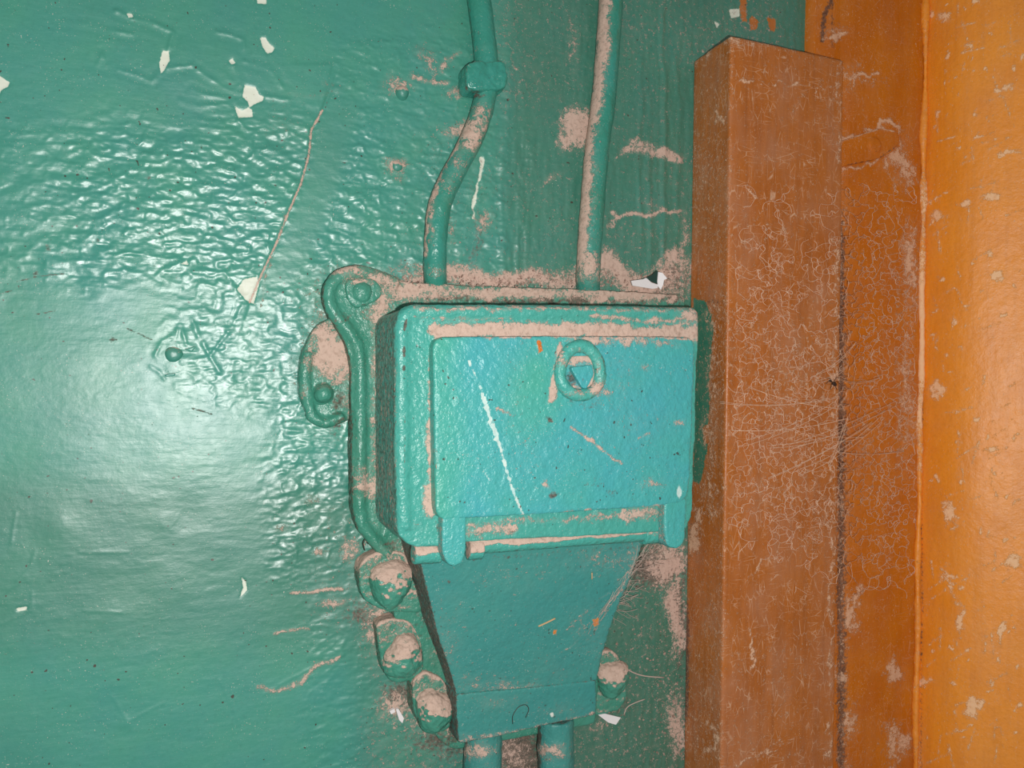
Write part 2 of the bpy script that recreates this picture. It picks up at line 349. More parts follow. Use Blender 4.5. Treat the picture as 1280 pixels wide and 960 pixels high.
def wall_attrs(co, px, py):
    """relief (metres) and dust, chips, drips of the green wall"""
    a = {}
    wn = fbm(co, .03, 4, 2) * 60
    X, Y = px + wn * .3, py + wn * .4
    # where the paint is wrinkled: upper left band, the strip beside the box, the area round the cable
    wr = ss(Y, 110, 190) * (1 - ss(Y, 330, 395)) * (1 - ss(X, 640, 700)) * (0.55 + 0.45 * ss(X, 40, 130))
    wr = np.maximum(wr, 0.85 * ss(X, 300, 360) * ss(Y, 330, 380) * (1 - ss(X, 560, 620)) * (1 - ss(Y, 690, 760)))
    wr = np.maximum(wr, 0.7 * ss(X, 180, 260) * (1 - ss(Y, 470, 540)) * ss(Y, 300, 350))
    wr = np.maximum(wr, 0.6 * ss(X, 380, 440) * ss(Y, 10, 60) * (1 - ss(X, 640, 680)))
    wr = np.maximum(wr, 0.55 * ss(X, 350, 420) * ss(Y, 680, 740) * (1 - ss(X, 500, 540)))
    wr = np.maximum(wr, 0.42 * ss(X, 640, 690))
    sgn = dpoly(px, py, [(-200, 80)] + [(415, 80)] + CRACK[1:] + [(295, 430), (262, 440), (180, 395), (-200, 380)])
    bare = ss(-np.abs(sgn - 24), -30, -12) * (sgn > 0) * ss(Y, 110, 170) * (1 - ss(Y, 330, 380)) * (X > 300)
    wr = np.maximum(wr * (1 - .8 * bare), 0.10)
    right = ss(px, 625, 650)
    st_h = fbm(co, .0044, 20, 4, (1.7, 1, .85)) + .5 * fbm(co, .0115, 27, 2, (1.5, 1, .9)); st_v = fbm(co, .0048, 24, 3, (.7, 1, 3.5))
    h = wr * 0.00085 * (st_h * (1 - right) + st_v * right * .9)
    h += 0.0007 * fbm(co, .05, 30, 2) + 0.00012 * fbm(co, .016, 33, 2, (2, 1, .8))
    rgh = 1 - np.abs(fbm(co, .006, 40, 2, (1.6, 1, .8)))
    h += wr * 0.00040 * ss(rgh, .75, 1.0)
    # the thick old coat left of the crack stands proud
    sgn = dpoly(px, py, [(-200, 80)] + [(415, 80)] + CRACK[1:] + [(295, 430), (262, 440), (180, 395), (-200, 380)])
    near = np.exp(-(dline(px, py, CRACK) / 45) ** 2); h += 0.0007 * np.clip(0.5 - sgn / 4, 0, 1) * near
    dc = dline(px, py, CRACK); h -= 0.0006 * soft(dc, 3.5)
    cre = np.full(px.shape, 1e3)
    for c in CREASE: cre = np.minimum(cre, dline(px, py, c))
    cre = cre + fbm(co, .004, 44, 2) * 1.5
    h += 0.00056 * soft(cre, 3.2) * np.clip(.55 + .9 * fbm(co, .009, 46, 2), 0, 1) - 0.00012 * soft(np.abs(cre - 7), 5)
    chip = np.zeros(px.shape)
    for c in CHIPS: chip = np.maximum(chip, inside(dpoly(px, py, c)))
    chip = np.maximum(chip, np.clip(.5 - (dline(px + fbm(co, .008, 90, 2) * 4, py, RIDGE_W) - 1.5 - fbm(co, .004, 91, 2) * 1.4) / 20, 0, 1) * (dline(px, py, RIDGE_W) < 20))
    h -= 0.0005 * ss(chip, .42, .56)
    # dents and drips
    for cx, cy, r, k_ in ((75, 655, 22, .0006), (205, 655, 14, .0004), (240, 640, 20, -.0005), (158, 905, 8, .0004), (100, 345, 20, -.0008), (60, 330, 14, .0006)):
        h += k_ * np.exp(-((px - cx) ** 2 + (py - cy) ** 2) / (r * r))
    for x0, y0, y1, k_ in ((829, 0, 360, .0009), (800, 60, 320, .0006), (628, 170, 350, .0004), (812, 180, 350, .0007), (846, 60, 300, .0005)):
        xx = x0 + fbm(co, .02, 50, 2, (1, 1, 1)) * 3
        h += k_ * soft(np.abs(px - xx), 5) * ss(py, y0, y0 + 20) * (1 - ss(py, y1 - 20, y1))
    h += 0.0005 * soft(dline(px, py, [(640, -60), (636, 120), (630, 350)]), 10)
    # fine arcs and scratches low on the left
    for l in ([(0, 745), (20, 730), (38, 708), (44, 690)], [(140, 870), (160, 902), (205, 878)], [(20, 640), (14, 680)], [(0, 780), (20, 772), (40, 762), (40, 740)],
              [(275, 850), (300, 905)], [(330, 868), (360, 850), (395, 833)], [(100, 690), (160, 690)], [(105, 763), (150, 765)], [(85, 250), (105, 268), (122, 288)]):
        h += 0.00018 * soft(dline(px, py, l), 3)
    # dust
    du = 0.12 * ss(X, 430, 560) + 0.10 * ss(X, 560, 640) + 0.04 * ss(X, 380, 440) + 0.12 * fbm(co, .05, 60, 2)
    du = np.maximum(du, 0.25 * ss(X, 340, 420) * ss(Y, 600, 650) * (1 - ss(X, 470, 520)) * (1 - ss(Y, 780, 830)))
    du = np.maximum(du, 0.30 * ss(py, 660, 720) * ss(px, 720, 780)); du = np.maximum(du, 0.32 * ss(px, 420, 470) * ss(py, 840, 900))
    blobs = [(413, 440, 40, 60, .9), (500, 110, 18, 14, .7), (495, 205, 16, 12, .8), (728, 165, 22, 26, 1.0), (716, 185, 16, 14, .9), (825, 185, 22, 9, 1.0), (800, 178, 18, 10, .8),
             (790, 190, 22, 10, .8), (690, 225, 30, 8, .5), (620, 350, 170, 16, .95), (780, 345, 110, 22, 1.0), (850, 330, 16, 22, .9), (570, 110, 20, 12, .7), (600, 270, 14, 20, .6), (575, 160, 26, 14, .8),
             (830, 700, 28, 40, .95), (845, 770, 14, 60, .9), (840, 900, 22, 50, .75), (790, 700, 20, 20, .8), (855, 300, 8, 60, .6), (760, 920, 24, 30, .5), (530, 900, 30, 30, .6),
             (385, 620, 10, 8, .6), (420, 760, 26, 6, .7), (400, 690, 10, 6, .7), (345, 650, 10, 8, .55), (440, 690, 16, 20, .7), (470, 780, 14, 60, .75), (500, 890, 26, 36, .7), (560, 340, 40, 12, .9),
             (400, 120, 50, 6, .35), (360, 170, 40, 30, .25), (535, 75, 12, 20, .5), (720, 60, 14, 60, .45), (640, 945, 40, 40, .6), (830, 265, 30, 8, .5), (770, 285, 8, 20, .6), (560, 265, 8, 60, .45)]
    for cx, cy, rx, ry, k_ in blobs: du = np.maximum(du, k_ * np.clip(1.05 - np.hypot((X - cx) / rx, (Y - cy) / ry) * .62, 0, 1))
    for l, wd, k_ in (([(358, 272), (345, 305), (327, 343), (314, 374)], 4, .45), ([(415, 110), (400, 100)], 4, .4), ([(512, 90), (552, 95)], 5, .7), ([(765, 265), (775, 275), (810, 275), (850, 262)], 4, .8),
                      ([(740, 160), (725, 185)], 10, .9), ([(575, 70), (545, 80)], 5, .6), ([(358, 732), (395, 738), (430, 742)], 4, .8), ([(355, 808), (400, 806)], 3, .7), ([(330, 868), (400, 832), (430, 828)], 4, .7)):
        du = np.maximum(du, k_ * soft(dline(X, Y, l), wd * 1.6))
    du = np.maximum(du, .95 * soft(dline(px, py, CRACK[1:]), 2.6))
    a['dust'] = du
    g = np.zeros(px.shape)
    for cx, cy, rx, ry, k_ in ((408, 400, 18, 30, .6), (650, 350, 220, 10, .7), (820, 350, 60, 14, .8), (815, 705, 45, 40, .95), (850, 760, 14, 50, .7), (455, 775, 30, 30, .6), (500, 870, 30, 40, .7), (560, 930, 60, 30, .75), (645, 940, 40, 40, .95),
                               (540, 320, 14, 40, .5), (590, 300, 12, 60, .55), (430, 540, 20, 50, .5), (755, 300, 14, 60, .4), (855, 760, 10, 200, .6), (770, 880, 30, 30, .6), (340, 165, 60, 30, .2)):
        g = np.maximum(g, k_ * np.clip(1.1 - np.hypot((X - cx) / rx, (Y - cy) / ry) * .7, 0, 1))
    for x0, y0, r in ((186, 222, 6), (122, 300, 5), (60, 310, 8), (140, 425, 6), (45, 340, 6)): g = np.maximum(g, .65 * soft(np.hypot(px - x0, py - y0), r * 1.5))
    for l in ([(20, 352), (50, 345), (80, 342)], [(45, 393), (70, 388)], [(158, 410), (190, 425)], [(133, 424), (146, 425)], [(240, 510), (265, 518)], [(0, 367), (15, 363)]): g = np.maximum(g, .7 * soft(dline(px, py, l), 3))
    a['grime_shade'] = np.maximum(g, .5 * soft(np.abs(dline(px, py, CRACK[:6]) - 1.5), 2.5))
    a['chip'] = chip
    ov = np.zeros(px.shape)
    for pl in ([(925, -5), (933, -5), (932, 14), (933, 28), (927, 27), (924, 10)], [(936, 24), (940, 20), (948, 27), (945, 37), (938, 38)], [(958, 22), (970, 24), (968, 40), (962, 38)]): ov = np.maximum(ov, inside(dpoly(px, py, pl)))
    a['over'] = ov
    a['tint'] = np.clip(0.75 * ss(px, 600, 660) + .35 * ss(px, 420, 470) * ss(py, 700, 800) + .25 * fbm(co, .08, 71, 2), 0, 1) + .12 * bare + 0.5 * ss(py, 560, 640) * (1 - ss(py, 760, 860)) * (1 - ss(px, 430, 500))
    a['wr'] = np.clip(wr * 1.2, 0, 1)
    return a, h
def build_wall():
    us = axis(-0.100, 0.455, 0.00076, 0.12); vs = axis(-0.300, 0.315, 0.00080, 0.10)
    f = lambda u, v: np.stack([u, np.zeros_like(u), v], -1)
    me = grid('wall_back', us, vs, f)
    co, no = get(me); px, py = project(co)
    a, h = wall_attrs(co, px, py)
    edge = (co[:, 0] > -0.1) & (co[:, 0] < 0.4555) & (np.abs(co[:, 2]) < .315)
    co[:, 1] -= np.where(edge, h, 0); put(me, co)
    setattrs(me, a)
    return tag(link('wall_back', me, M_wall, None, (0.15, 0, 0)), 'green gloss-painted wall with wrinkled, chipped and dusty paint', 'wall', kind='structure')
wall = build_wall()

# painted-over screw heads set in the wall
def screw(px, py, r, hh, dusty, sd):
    bm = bmesh.new(); lathe(bm, px, py, -0.001, [(r * 1.15, 0), (r * 1.1, .0015), (r * .8, .001 + hh * .7), (r * .35, .001 + hh)], 18, wob=.05, rs=sd)
    def at(a, x, y, co, no): a['dust'] = np.maximum(a['dust'], dusty * ss(no[:, 2], -.1, .4)); a['tint'] = np.full(len(co), .3)
    return solid('screw_head', bm, M_wall, wall, .0006, 4, .0002, .004, sd, at)
screw(217, 443, 10, .0026, .3, 1); screw(502, 117, 8, .0045, .9, 2); screw(496, 208, 6, .002, .9, 3)
# the curled paint crater rim round the left screw, and loose paint flaps
bm = bmesh.new()
for pl in (([(222, 433), (232, 436), (246, 432), (240, 440)], .0018), ([(205, 468), (220, 466), (219, 470), (207, 471)], .0018)): prism(bm, pl[0], -.0005, pl[1], 2)
flap = solid('paint_flap', bm, M_wall, wall, .0005, 2, .0001, .003, 5); flap['label'] = 'curled lifted flaps of green paint'

# ------------------------------------------------------------------ jamb board, corner and orange side wall
JD = 0.010
x_corner = P(1148, 480, JD).x; x_j0 = 0.4452
def build_jamb():
    us = axis(x_j0, x_corner, .0012, 0, 1)[1:-1]; vs = axis(-.34, .34, .0016, .10)
    me = grid('trim_1', us, vs, lambda u, v: np.stack([u, np.full_like(u, -JD), v], -1))
    co, no = get(me); px, py = project(co)
    h = .0006 * fbm(co, .04, 3, 2, (1, 1, 3)) + .00025 * fbm(co, .006, 5, 2, (1, 1, 2)) - .0012 * soft(np.abs(px - 1052), 9) + .0005 * ss(px, 1090, 1130)
    h += .002 * ss(px, 1126, 1146)
    co[:, 1] -= h; co[0::len(us), 1] = 0.0; co[:, 1] = np.where(co[:, 0] < x_j0 + 1e-4, 0.001, co[:, 1]); put(me, co)
    X = px + fbm(co, .01, 8, 2) * 12; Y = py + fbm(co, .012, 9, 2) * 14
    du = .12 + .1 * fbm(co, .05, 12, 2) + .3 * soft(np.abs(X - 1052), 14) * ss(py, 60, 160)
    for cx, cy, rx, ry, k_ in ((1062, 100, 14, 24, .6), (1125, 200, 18, 40, .8), (1135, 330, 14, 60, .8), (1130, 480, 16, 140, .6), (1040, 640, 8, 50, .9), (1065, 765, 10, 26, 1), (1120, 840, 10, 20, .9), (1052, 845, 14, 12, .8), (1120, 930, 16, 30, .8), (1080, 560, 50, 100, .38),
                               (1070, 740, 14, 12, .7), (1060, 900, 12, 30, .7), (1085, 105, 26, 8, .5), (1045, 40, 26, 12, .5)):
        du = np.maximum(du, k_ * np.clip(1.05 - np.hypot((X - cx) / rx, (Y - cy) / ry) * .65, 0, 1))
    for l, k_ in (([(1050, 172), (1075, 165), (1098, 157), (1120, 160)], 1), ([(1042, 210), (1075, 205), (1115, 195), (1124, 185)], .8), ([(1065, 108), (1080, 95), (1100, 92)], .9), ([(1030, 52), (1060, 42)], .9)):
        du = np.maximum(du, k_ * soft(dline(X, Y, l), 6))
    gr = .8 * soft(np.abs(px - 1052), 15) * (.35 + .65 * ss(py, 220, 320)) + .5 * soft(np.abs(px - (1040 + (py - 0) * .0)), 6) * (py < 60)  # wide band paints the shade of the groove beside the post into the colour
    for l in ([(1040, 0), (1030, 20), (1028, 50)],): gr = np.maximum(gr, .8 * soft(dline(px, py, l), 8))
    setattrs(me, {'dust': du, 'grime_shade': gr})
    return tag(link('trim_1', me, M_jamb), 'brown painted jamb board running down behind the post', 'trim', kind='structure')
jamb = build_jamb()
# the painted-over tab with a screw, fixed to the jamb
bm = bmesh.new(); prism(bm, [(1046, 178), (1078, 167), (1100, 160), (1122, 163, 14), (1126, 178, 10), (1112, 194, 10), (1090, 200), (1044, 210)], .008, .0135, 4)
lathe(bm, 1092, 182, .0125, [(7.5, 0), (7.5, .0015), (6, .0026)], 18)
def tab_at(a, x, y, co, no):
    a['dust'] = np.maximum(a['dust'], .9 * soft(dline(x, y, [(1046, 177), (1078, 166), (1100, 159), (1121, 163)]), 5)); a['grime_shade'] = .6 * soft(dline(x, y, [(1060, 206), (1098, 199), (1122, 182)]), 4) + .4 * soft(np.abs(np.hypot(x - 1092, y - 182) - 8), 2)
tabo = solid('hinge_tab', bm, M_jamb, jamb, .0007, 4, .0002, .004, 9, tab_at)
tabo['label'] = 'rounded metal tab with a screw, painted over'

def build_side():
    us = axis(-0.002, 0.11, .0014, .12); us = us[us > -0.003]; vs = axis(-.36, .36, .0018, .10)
    # the face leaves the jamb square on and flares outwards
    ang = np.radians(90 - 36 * ss(us, 0.0, 0.062)); du_ = np.diff(us, prepend=us[0])
    cx_, cy_ = np.cumsum(np.cos(ang) * du_), np.cumsum(np.sin(ang) * du_)
    me = grid('wall_right', us, vs, lambda u, v: np.stack([x_corner + .001 + np.interp(u, us, cx_), -JD - np.interp(u, us, cy_), v], -1))
    nrm = np.stack([-np.sin(np.tile(ang, len(vs))), -np.cos(np.tile(ang, len(vs))), np.zeros(len(us) * len(vs))], -1)
    co, no = get(me); px, py = project(co)
    h = .0012 * fbm(co, .09, 3, 2) + .0002 * fbm(co, .010, 5, 3, (1, 1, 1.4)) + .00016 * fbm(co, .003, 6, 2)
    co += nrm * h[:, None]; put(me, co)
    X = px + fbm(co, .006, 8, 2) * 8; Y = py + fbm(co, .006, 9, 2) * 8
    du = .05 + .10 * fbm(co, .04, 12, 2)
    rnd = random.Random(4)
    spots = [(1172, 487, 11, 9), (1188, 640, 9, 12), (1215, 885, 8, 12), (1200, 775, 5, 18), (1252, 790, 4, 14), (1245, 345, 10, 5), (1240, 565, 9, 4), (1180, 20, 8, 5), (1240, 245, 12, 5), (1205, 255, 8, 4), (1262, 190, 14, 4), (1255, 110, 10, 4), (1210, 60, 6, 4), (1170, 270, 12, 5), (1185, 720, 12, 4), (1152, 855, 10, 6), (1265, 700, 6, 10), (1190, 400, 5, 4), (1225, 880, 6, 6)]
    for _ in range(130): spots.append((rnd.uniform(1160, 1280), rnd.uniform(0, 960), rnd.uniform(1, 3), rnd.uniform(1.5, 4)))
    for cx, cy, rx, ry in spots: du = np.maximum(du, .95 * np.clip(1.1 - np.hypot((X - cx) / rx, (Y - cy) / ry) * .6, 0, 1))
    for _ in range(90):
        x0, y0 = rnd.uniform(1158, 1270), rnd.uniform(0, 960); an = rnd.choice((rnd.uniform(-.6, -.2), rnd.uniform(1.2, 1.9))); L_ = rnd.uniform(8, 34)
        du = np.maximum(du, .62 * soft(dline(px, py, [(x0, y0), (x0 + L_ * math.cos(an), y0 + L_ * math.sin(an))]), 3.2))
    du = np.maximum(du, .7 * soft(dline(X, Y, [(1178, 710), (1195, 745)]), 6)); du = np.maximum(du, .5 * soft(np.abs(px - 1150), 10) * ss(py, 850, 960))
    setattrs(me, {'dust': du, 'grime_shade': .55 * soft(np.abs(px - 1152), 5)})
    return tag(link('wall_right', me, M_side), 'orange-brown painted side wall at the far right', 'wall', kind='structure')
side = build_side()

# lumpy bead of paint and filler down the corner
def build_bead():
    bm = bmesh.new(); pts = []; rad = []; rnd = random.Random(3); z = .42
    while z > -.44:
        r = .0024 + .0010 * math.sin(z * 90 + 1.3 * math.sin(z * 37)) * (1 if z > .1 else .35) + rnd.uniform(-.0003, .0003)
        pts.append((x_corner - .0015 + .0006 * math.sin(z * 55), -JD - .0035, z)); rad.append(max(.0015, r)); z -= .004
    tube(bm, pts, rad, 10)
    def at(a, x, y, co, no):
        a['dust'] = .22 + .75 * soft(np.abs(y - 430), 230) + .3 * fbm(co, .02, 3, 2)
        a['grime_shade'] = .35 * ss(fbm(co, .01, 7, 2, (1, 1, 2)), .1, .5)
    return solid('filler_bead', bm, M_side, None, .0008, 2, .0005, .006, 8, at, .0004)
tag(build_bead(), 'lumpy orange bead of filler running down the corner beside the jamb board', 'filler bead')

# ------------------------------------------------------------------ the wooden post
def build_post():
    bm = bmesh.new(); d = .044
    xl, xr = P(865, 480, 0).x, P(1050, 480, d).x
    xl = P(908, 480, d).x; xl = min(xl, .3455); zt = P(914, 43, d).z
    for x0, x1 in ((xl, xr),):
        v = [bm.verts.new(q) for q in ((x0, .0005, -.45), (x1, .0005, -.45), (x1, -d, -.45), (x0, -d, -.45), (x0, .0005, zt - .002), (x1, .0005, zt - .002), (x1, -d, zt - .001), (x0, -d, zt))]
        for f in ((0, 1, 2, 3), (7, 6, 5, 4), (0, 4, 5, 1), (1, 5, 6, 2), (2, 6, 7, 3), (3, 7, 4, 0)): bm.faces.new([v[i] for i in f])
    GP = [(866, 372), (884, 378), (891, 392), (888, 450), (884, 520), (880, 570), (873, 607), (866, 600)]
    def at(a, x, y, co, no):
        left = ss(-no[:, 0], .5, .8)
        X = x + fbm(co, .008, 3, 2) * 10; Y = y + fbm(co, .008, 4, 2) * 12
        du = .2 + .15 * fbm(co, .05, 5, 2) + .12 * left + .08 * ss(y, 350, 450) * (1 - ss(y, 640, 720)) * (x > 912)
        top = soft(dline(X, Y, [(866, 68), (890, 52), (915, 43), (960, 47), (1050, 60)]), 26); du = np.maximum(du, .62 * top)
        for l, wd, k_ in (([(1049, 60), (1050, 200)], 10, .55), ([(912, 45), (908, 400), (900, 700)], 4, .45), ([(880, 400), (890, 400), (884, 640)], 22, .55), ([(895, 380), (892, 640)], 14, .5), ([(1046, 300), (1040, 700), (1036, 960)], 6, .6),
                          ([(893, 145), (905, 155)], 8, .8), ([(940, 785), (944, 820), (938, 845)], 4, .9), ([(880, 940), (900, 925), (890, 905)], 14, .7), ([(920, 955), (960, 935), (985, 925)], 5, .6), ([(905, 600), (902, 800)], 5, .4),
                          ([(870, 640), (868, 690)], 14, .8), ([(920, 100), (1040, 112)], 2.5, .7), ([(930, 200), (965, 215)], 3, .6), ([(925, 735), (960, 700)], 4, .6), ([(935, 280), (970, 288)], 3, .6), ([(1000, 120), (985, 150)], 10, .4), ([(940, 240), (950, 250)], 3, .8)):
            du = np.maximum(du, k_ * soft(dline(X, Y, l), wd))
        a['dust'] = du; a['over'] = inside(dpoly(X * .5 + x * .5, y, GP))
        a['grime_shade'] = .5 * soft(dline(x, y, [(866, 610), (860, 700), (856, 960)]), 6) + .62 * soft(dline(X, Y, [(882, 385), (897, 372)]), 14) + .3 * ss(fbm(co, .05, 17, 2, (1, 1, 2)), .2, .5)
        a['wr'] = np.zeros(len(co))
    o = solid('wooden_post', bm, M_post, None, .0013, 5, .00025, .03, 12, at, .00012)
    return tag(o, 'square brown-painted wooden post with dusty cut top, standing right of the green box', 'post')
post = build_post()

# ------------------------------------------------------------------ the junction box
box = empty('junction_box', P(660, 690, 0), 'turquoise painted cast metal junction box with hinged lid and tapering cable housing', 'junction box')
FL = .013
def dust_lines(a, x, y, co, lines, sd=1):
    X = x + fbm(co, .006, sd, 2) * 5; Y = y + fbm(co, .006, sd + 1, 2) * 5
    for l, wd, k_ in lines: a['dust'] = np.maximum(a['dust'], k_ * np.clip(1.25 * soft(dline(X, Y, l), wd), 0, 1))
def dust_blobs(a, x, y, co, blobs, key='dust', sd=3):
    X = x + fbm(co, .006, sd, 2) * 6; Y = y + fbm(co, .006, sd + 1, 2) * 6
    for cx, cy, rx, ry, k_ in blobs: a[key] = np.maximum(a[key], k_ * np.clip(1.05 - np.hypot((X - cx) / rx, (Y - cy) / ry) * .62, 0, 1))

# back flange with its mounting lug
bm = bmesh.new()
prism(bm, [(404, 376, 12), (409, 350, 16), (428, 336, 12), (452, 333, 14), (476, 342, 12), (496, 351, 10), (560, 355), (640, 359), (740, 362), (856, 368), (862, 640), (842, 700), (500, 720), (470, 690, 16), (447, 660, 16), (440, 636), (438, 440, 30), (414, 398, 16)], 0, FL, 8)
# raised rim of the lug and the flange edge
tube(bm, [P(x, y, FL - .001) for x, y in spline([(497, 356), (474, 347), (450, 340), (428, 344), (413, 358), (411, 378), (422, 398), (440, 420), (449, 450), (450, 540), (450, 640), (462, 668), (486, 694)])], .0042, 12)
def fl_at(a, x, y, co, no):
    dust_blobs(a, x, y, co, [(470, 352, 40, 16, .8), (520, 360, 60, 16, .95), (640, 366, 120, 10, 1), (780, 368, 90, 12, 1), (476, 385, 18, 40, .85), (470, 440, 10, 60, .6), (460, 610, 18, 12, .9), (456, 600, 16, 20, .7), (448, 555, 10, 20, .5), (440, 460, 6, 40, .4), (470, 520, 10, 140, .55), (432, 336, 30, 12, .8), (500, 690, 30, 14, .6), (845, 690, 40, 60, .8)])
    a['dust'] = np.where((x > 440) & (x < 462) & (y > 410) & (y < 570), a['dust'] * .5, a['dust'])
    dust_blobs(a, x, y, co, [(420, 400, 10, 20, .5), (700, 376, 200, 5, .8), (560, 372, 60, 5, .7), (840, 372, 40, 6, .7), (474, 520, 12, 150, .5), (488, 680, 26, 10, .6), (434, 400, 6, 16, .6), (452, 392, 22, 8, .5), (820, 700, 60, 40, .75)], 'grime_shade', 7)
    a['grime_shade'] = np.maximum(a['grime_shade'], .6 * ss(-no[:, 0], .55, .9))
solid('flange', bm, M_flange, box, .001, 5, .0006, .008, 21, fl_at)

# lower flange wings
bm = bmesh.new()
prism(bm, [(470, 690, 10), (520, 690), (800, 690), (775, 745), (752, 815), (745, 905), (568, 938), (548, 925), (520, 880), (500, 800), (482, 720)], 0, .0125, 8)
def lf_at(a, x, y, co, no):
    dust_blobs(a, x, y, co, [(545, 800, 14, 60, .4), (560, 900, 16, 26, .6), (790, 720, 30, 40, .6)])
    dust_blobs(a, x, y, co, [(530, 740, 16, 60, .65), (560, 840, 10, 60, .6), (790, 730, 30, 60, .8), (565, 915, 20, 20, .8)], 'grime_shade', 7)
solid('lower_flange', bm, M_flange, box, .001, 5, .0005, .008, 22, lf_at)

# lugs with domed nuts
def lug(poly, d, nut, sd, dust, label=None, low=.0):
    bm = bmesh.new(); prism(bm, poly, 0, d, 9)
    def at(a, x, y, co, no):
        a['dust'] = np.maximum(a['dust'], dust * ss(no[:, 2], -.3, .5)); a['grime_shade'] = np.maximum(a['grime_shade'], .55 * ss(-no[:, 1], .7, .2) * ss(-no[:, 2] - no[:, 0] * .4, -.2, .5))
        a['dust'] = np.maximum(a['dust'], .42 * (co[:, 2] > np.percentile(co[:, 2], 62)))
    lg = solid('lug', bm, M_flange, box, .0009, 5, .0008, .007, sd, at)
    px_, py_, r, hh, tilt = nut
    bm = bmesh.new(); lathe(bm, px_, py_, d - .001, [(r * 1.15, 0), (r * 1.12, hh * .35), (r * .98, hh * .62), (r * .72, hh * .85), (r * .3, hh)], 24, .95, 1.05, .09, sd, tilt)
    def at2(a, x, y, co, no):
        a['dust'] = np.maximum(dust * ss(no[:, 2] + .35 * fbm(co, .006, sd + 7, 2), low - .1, low + .35), 0); a['grime_shade'] = .6 * ss(-no[:, 1], .4, .1) * ss(-no[:, 2], -.2, .4)
    n = solid('nut', bm, M_flange, lg, .0008, 4, .0012, .006, sd + 3, at2)
    return lg
lug([(448, 715, 16), (455, 698, 10), (478, 688, 8), (505, 690), (520, 722), (530, 766), (505, 766), (478, 764, 10), (458, 752, 12), (450, 738)], .015, (487, 726, 24, .013, .25), 31, 1.0)
lug([(470, 780, 8), (490, 772), (512, 776), (527, 800, 10), (530, 838, 8), (515, 852), (492, 856, 12), (478, 838, 12), (474, 810)], .014, (503, 818, 22, .012, .2), 35, .85)
lug([(515, 850, 10), (530, 838, 8), (552, 846, 10), (562, 862), (569, 905), (548, 918, 10), (526, 908, 10), (517, 890)], .016, (541, 884, 21, .013, .2), 39, .95)
lug([(742, 830, 6), (750, 815, 8), (768, 812, 8), (780, 836, 8), (785, 866), (776, 888), (742, 896)], .012, (764, 846, 17, .010, .2), 43, .95)

# small ear left of the box with a dome bolt
bm = bmesh.new(); prism(bm, [(380, 432, 12), (398, 402, 14), (424, 396, 8), (440, 430), (442, 522, 8), (426, 530, 8), (402, 534, 12), (384, 522, 12), (374, 495, 10), (373, 465, 10)], 0, .0065, 10)
tube(bm, [P(x, y, .006) for x, y in spline([(386, 440), (381, 470), (384, 500), (392, 522), (408, 528), (428, 520)])], .0036, 10)
def ear_at(a, x, y, co, no):
    a['dust'] *= .4
    dust_blobs(a, x, y, co, [(415, 445, 30, 30, 1.1), (408, 420, 22, 18, .9), (424, 472, 20, 12, .9), (378, 490, 8, 10, .6), (436, 500, 8, 30, .6)])
    dust_blobs(a, x, y, co, [(405, 408, 16, 16, .6), (424, 500, 16, 26, .65), (430, 530, 16, 10, .7)], 'grime_shade', 7)
ear = solid('mounting_ear', bm, M_flange, box, .0009, 4, .0009, .008, 51, ear_at)
def bolt(parent, px_, py_, r, d, hh, sd, dust=.4, collar=True):
    bm = bmesh.new(); pr = [(r * 1.25, 0), (r * 1.2, hh * .25)] if collar else []
    lathe(bm, px_, py_, d, pr + [(r, hh * .3), (r * .96, hh * .55), (r * .7, hh * .85), (r * .3, hh)], 24, 1, 1, .04, sd)
    def at(a, x, y, co, no): a['dust'] = dust * ss(no[:, 2], .1, .7); a['grime_shade'] = .5 * ss(-no[:, 1], .4, .1)
    return solid('bolt', bm, M_flange, parent, .0007, 4, .0004, .005, sd, at)
bolt(ear, 403, 492, 12, .005, .009, 61); bolt(box, 451, 366, 14, .012, .0062, 62, .2)
# the boss round the lug bolt
bm = bmesh.new(); prism(bm, [(430, 350, 10), (466, 346, 10), (480, 362, 10), (472, 376, 8), (446, 386, 8), (434, 376, 8)], .008, .0158, 8)
def boss_at(a, x, y, co, no): dust_blobs(a, x, y, co, [(450, 350, 26, 8, .6), (476, 366, 8, 10, .4)]); a['grime_shade'] = .5 * soft(np.abs(np.hypot(x - 451, y - 366) - 15), 3)
solid('lug_boss', bm, M_flange, box, .0008, 4, .0005, .006, 63, boss_at)

# deep body of the box
BD = .066
bm = bmesh.new()
prism(bm, [(495, 384, 22), (640, 383), (760, 385), (874, 386, 10), (866, 640, 6), (858, 664, 6), (700, 672), (588, 677), (548, 684), (514, 684, 8), (496, 668, 14)], .009, BD, 12)
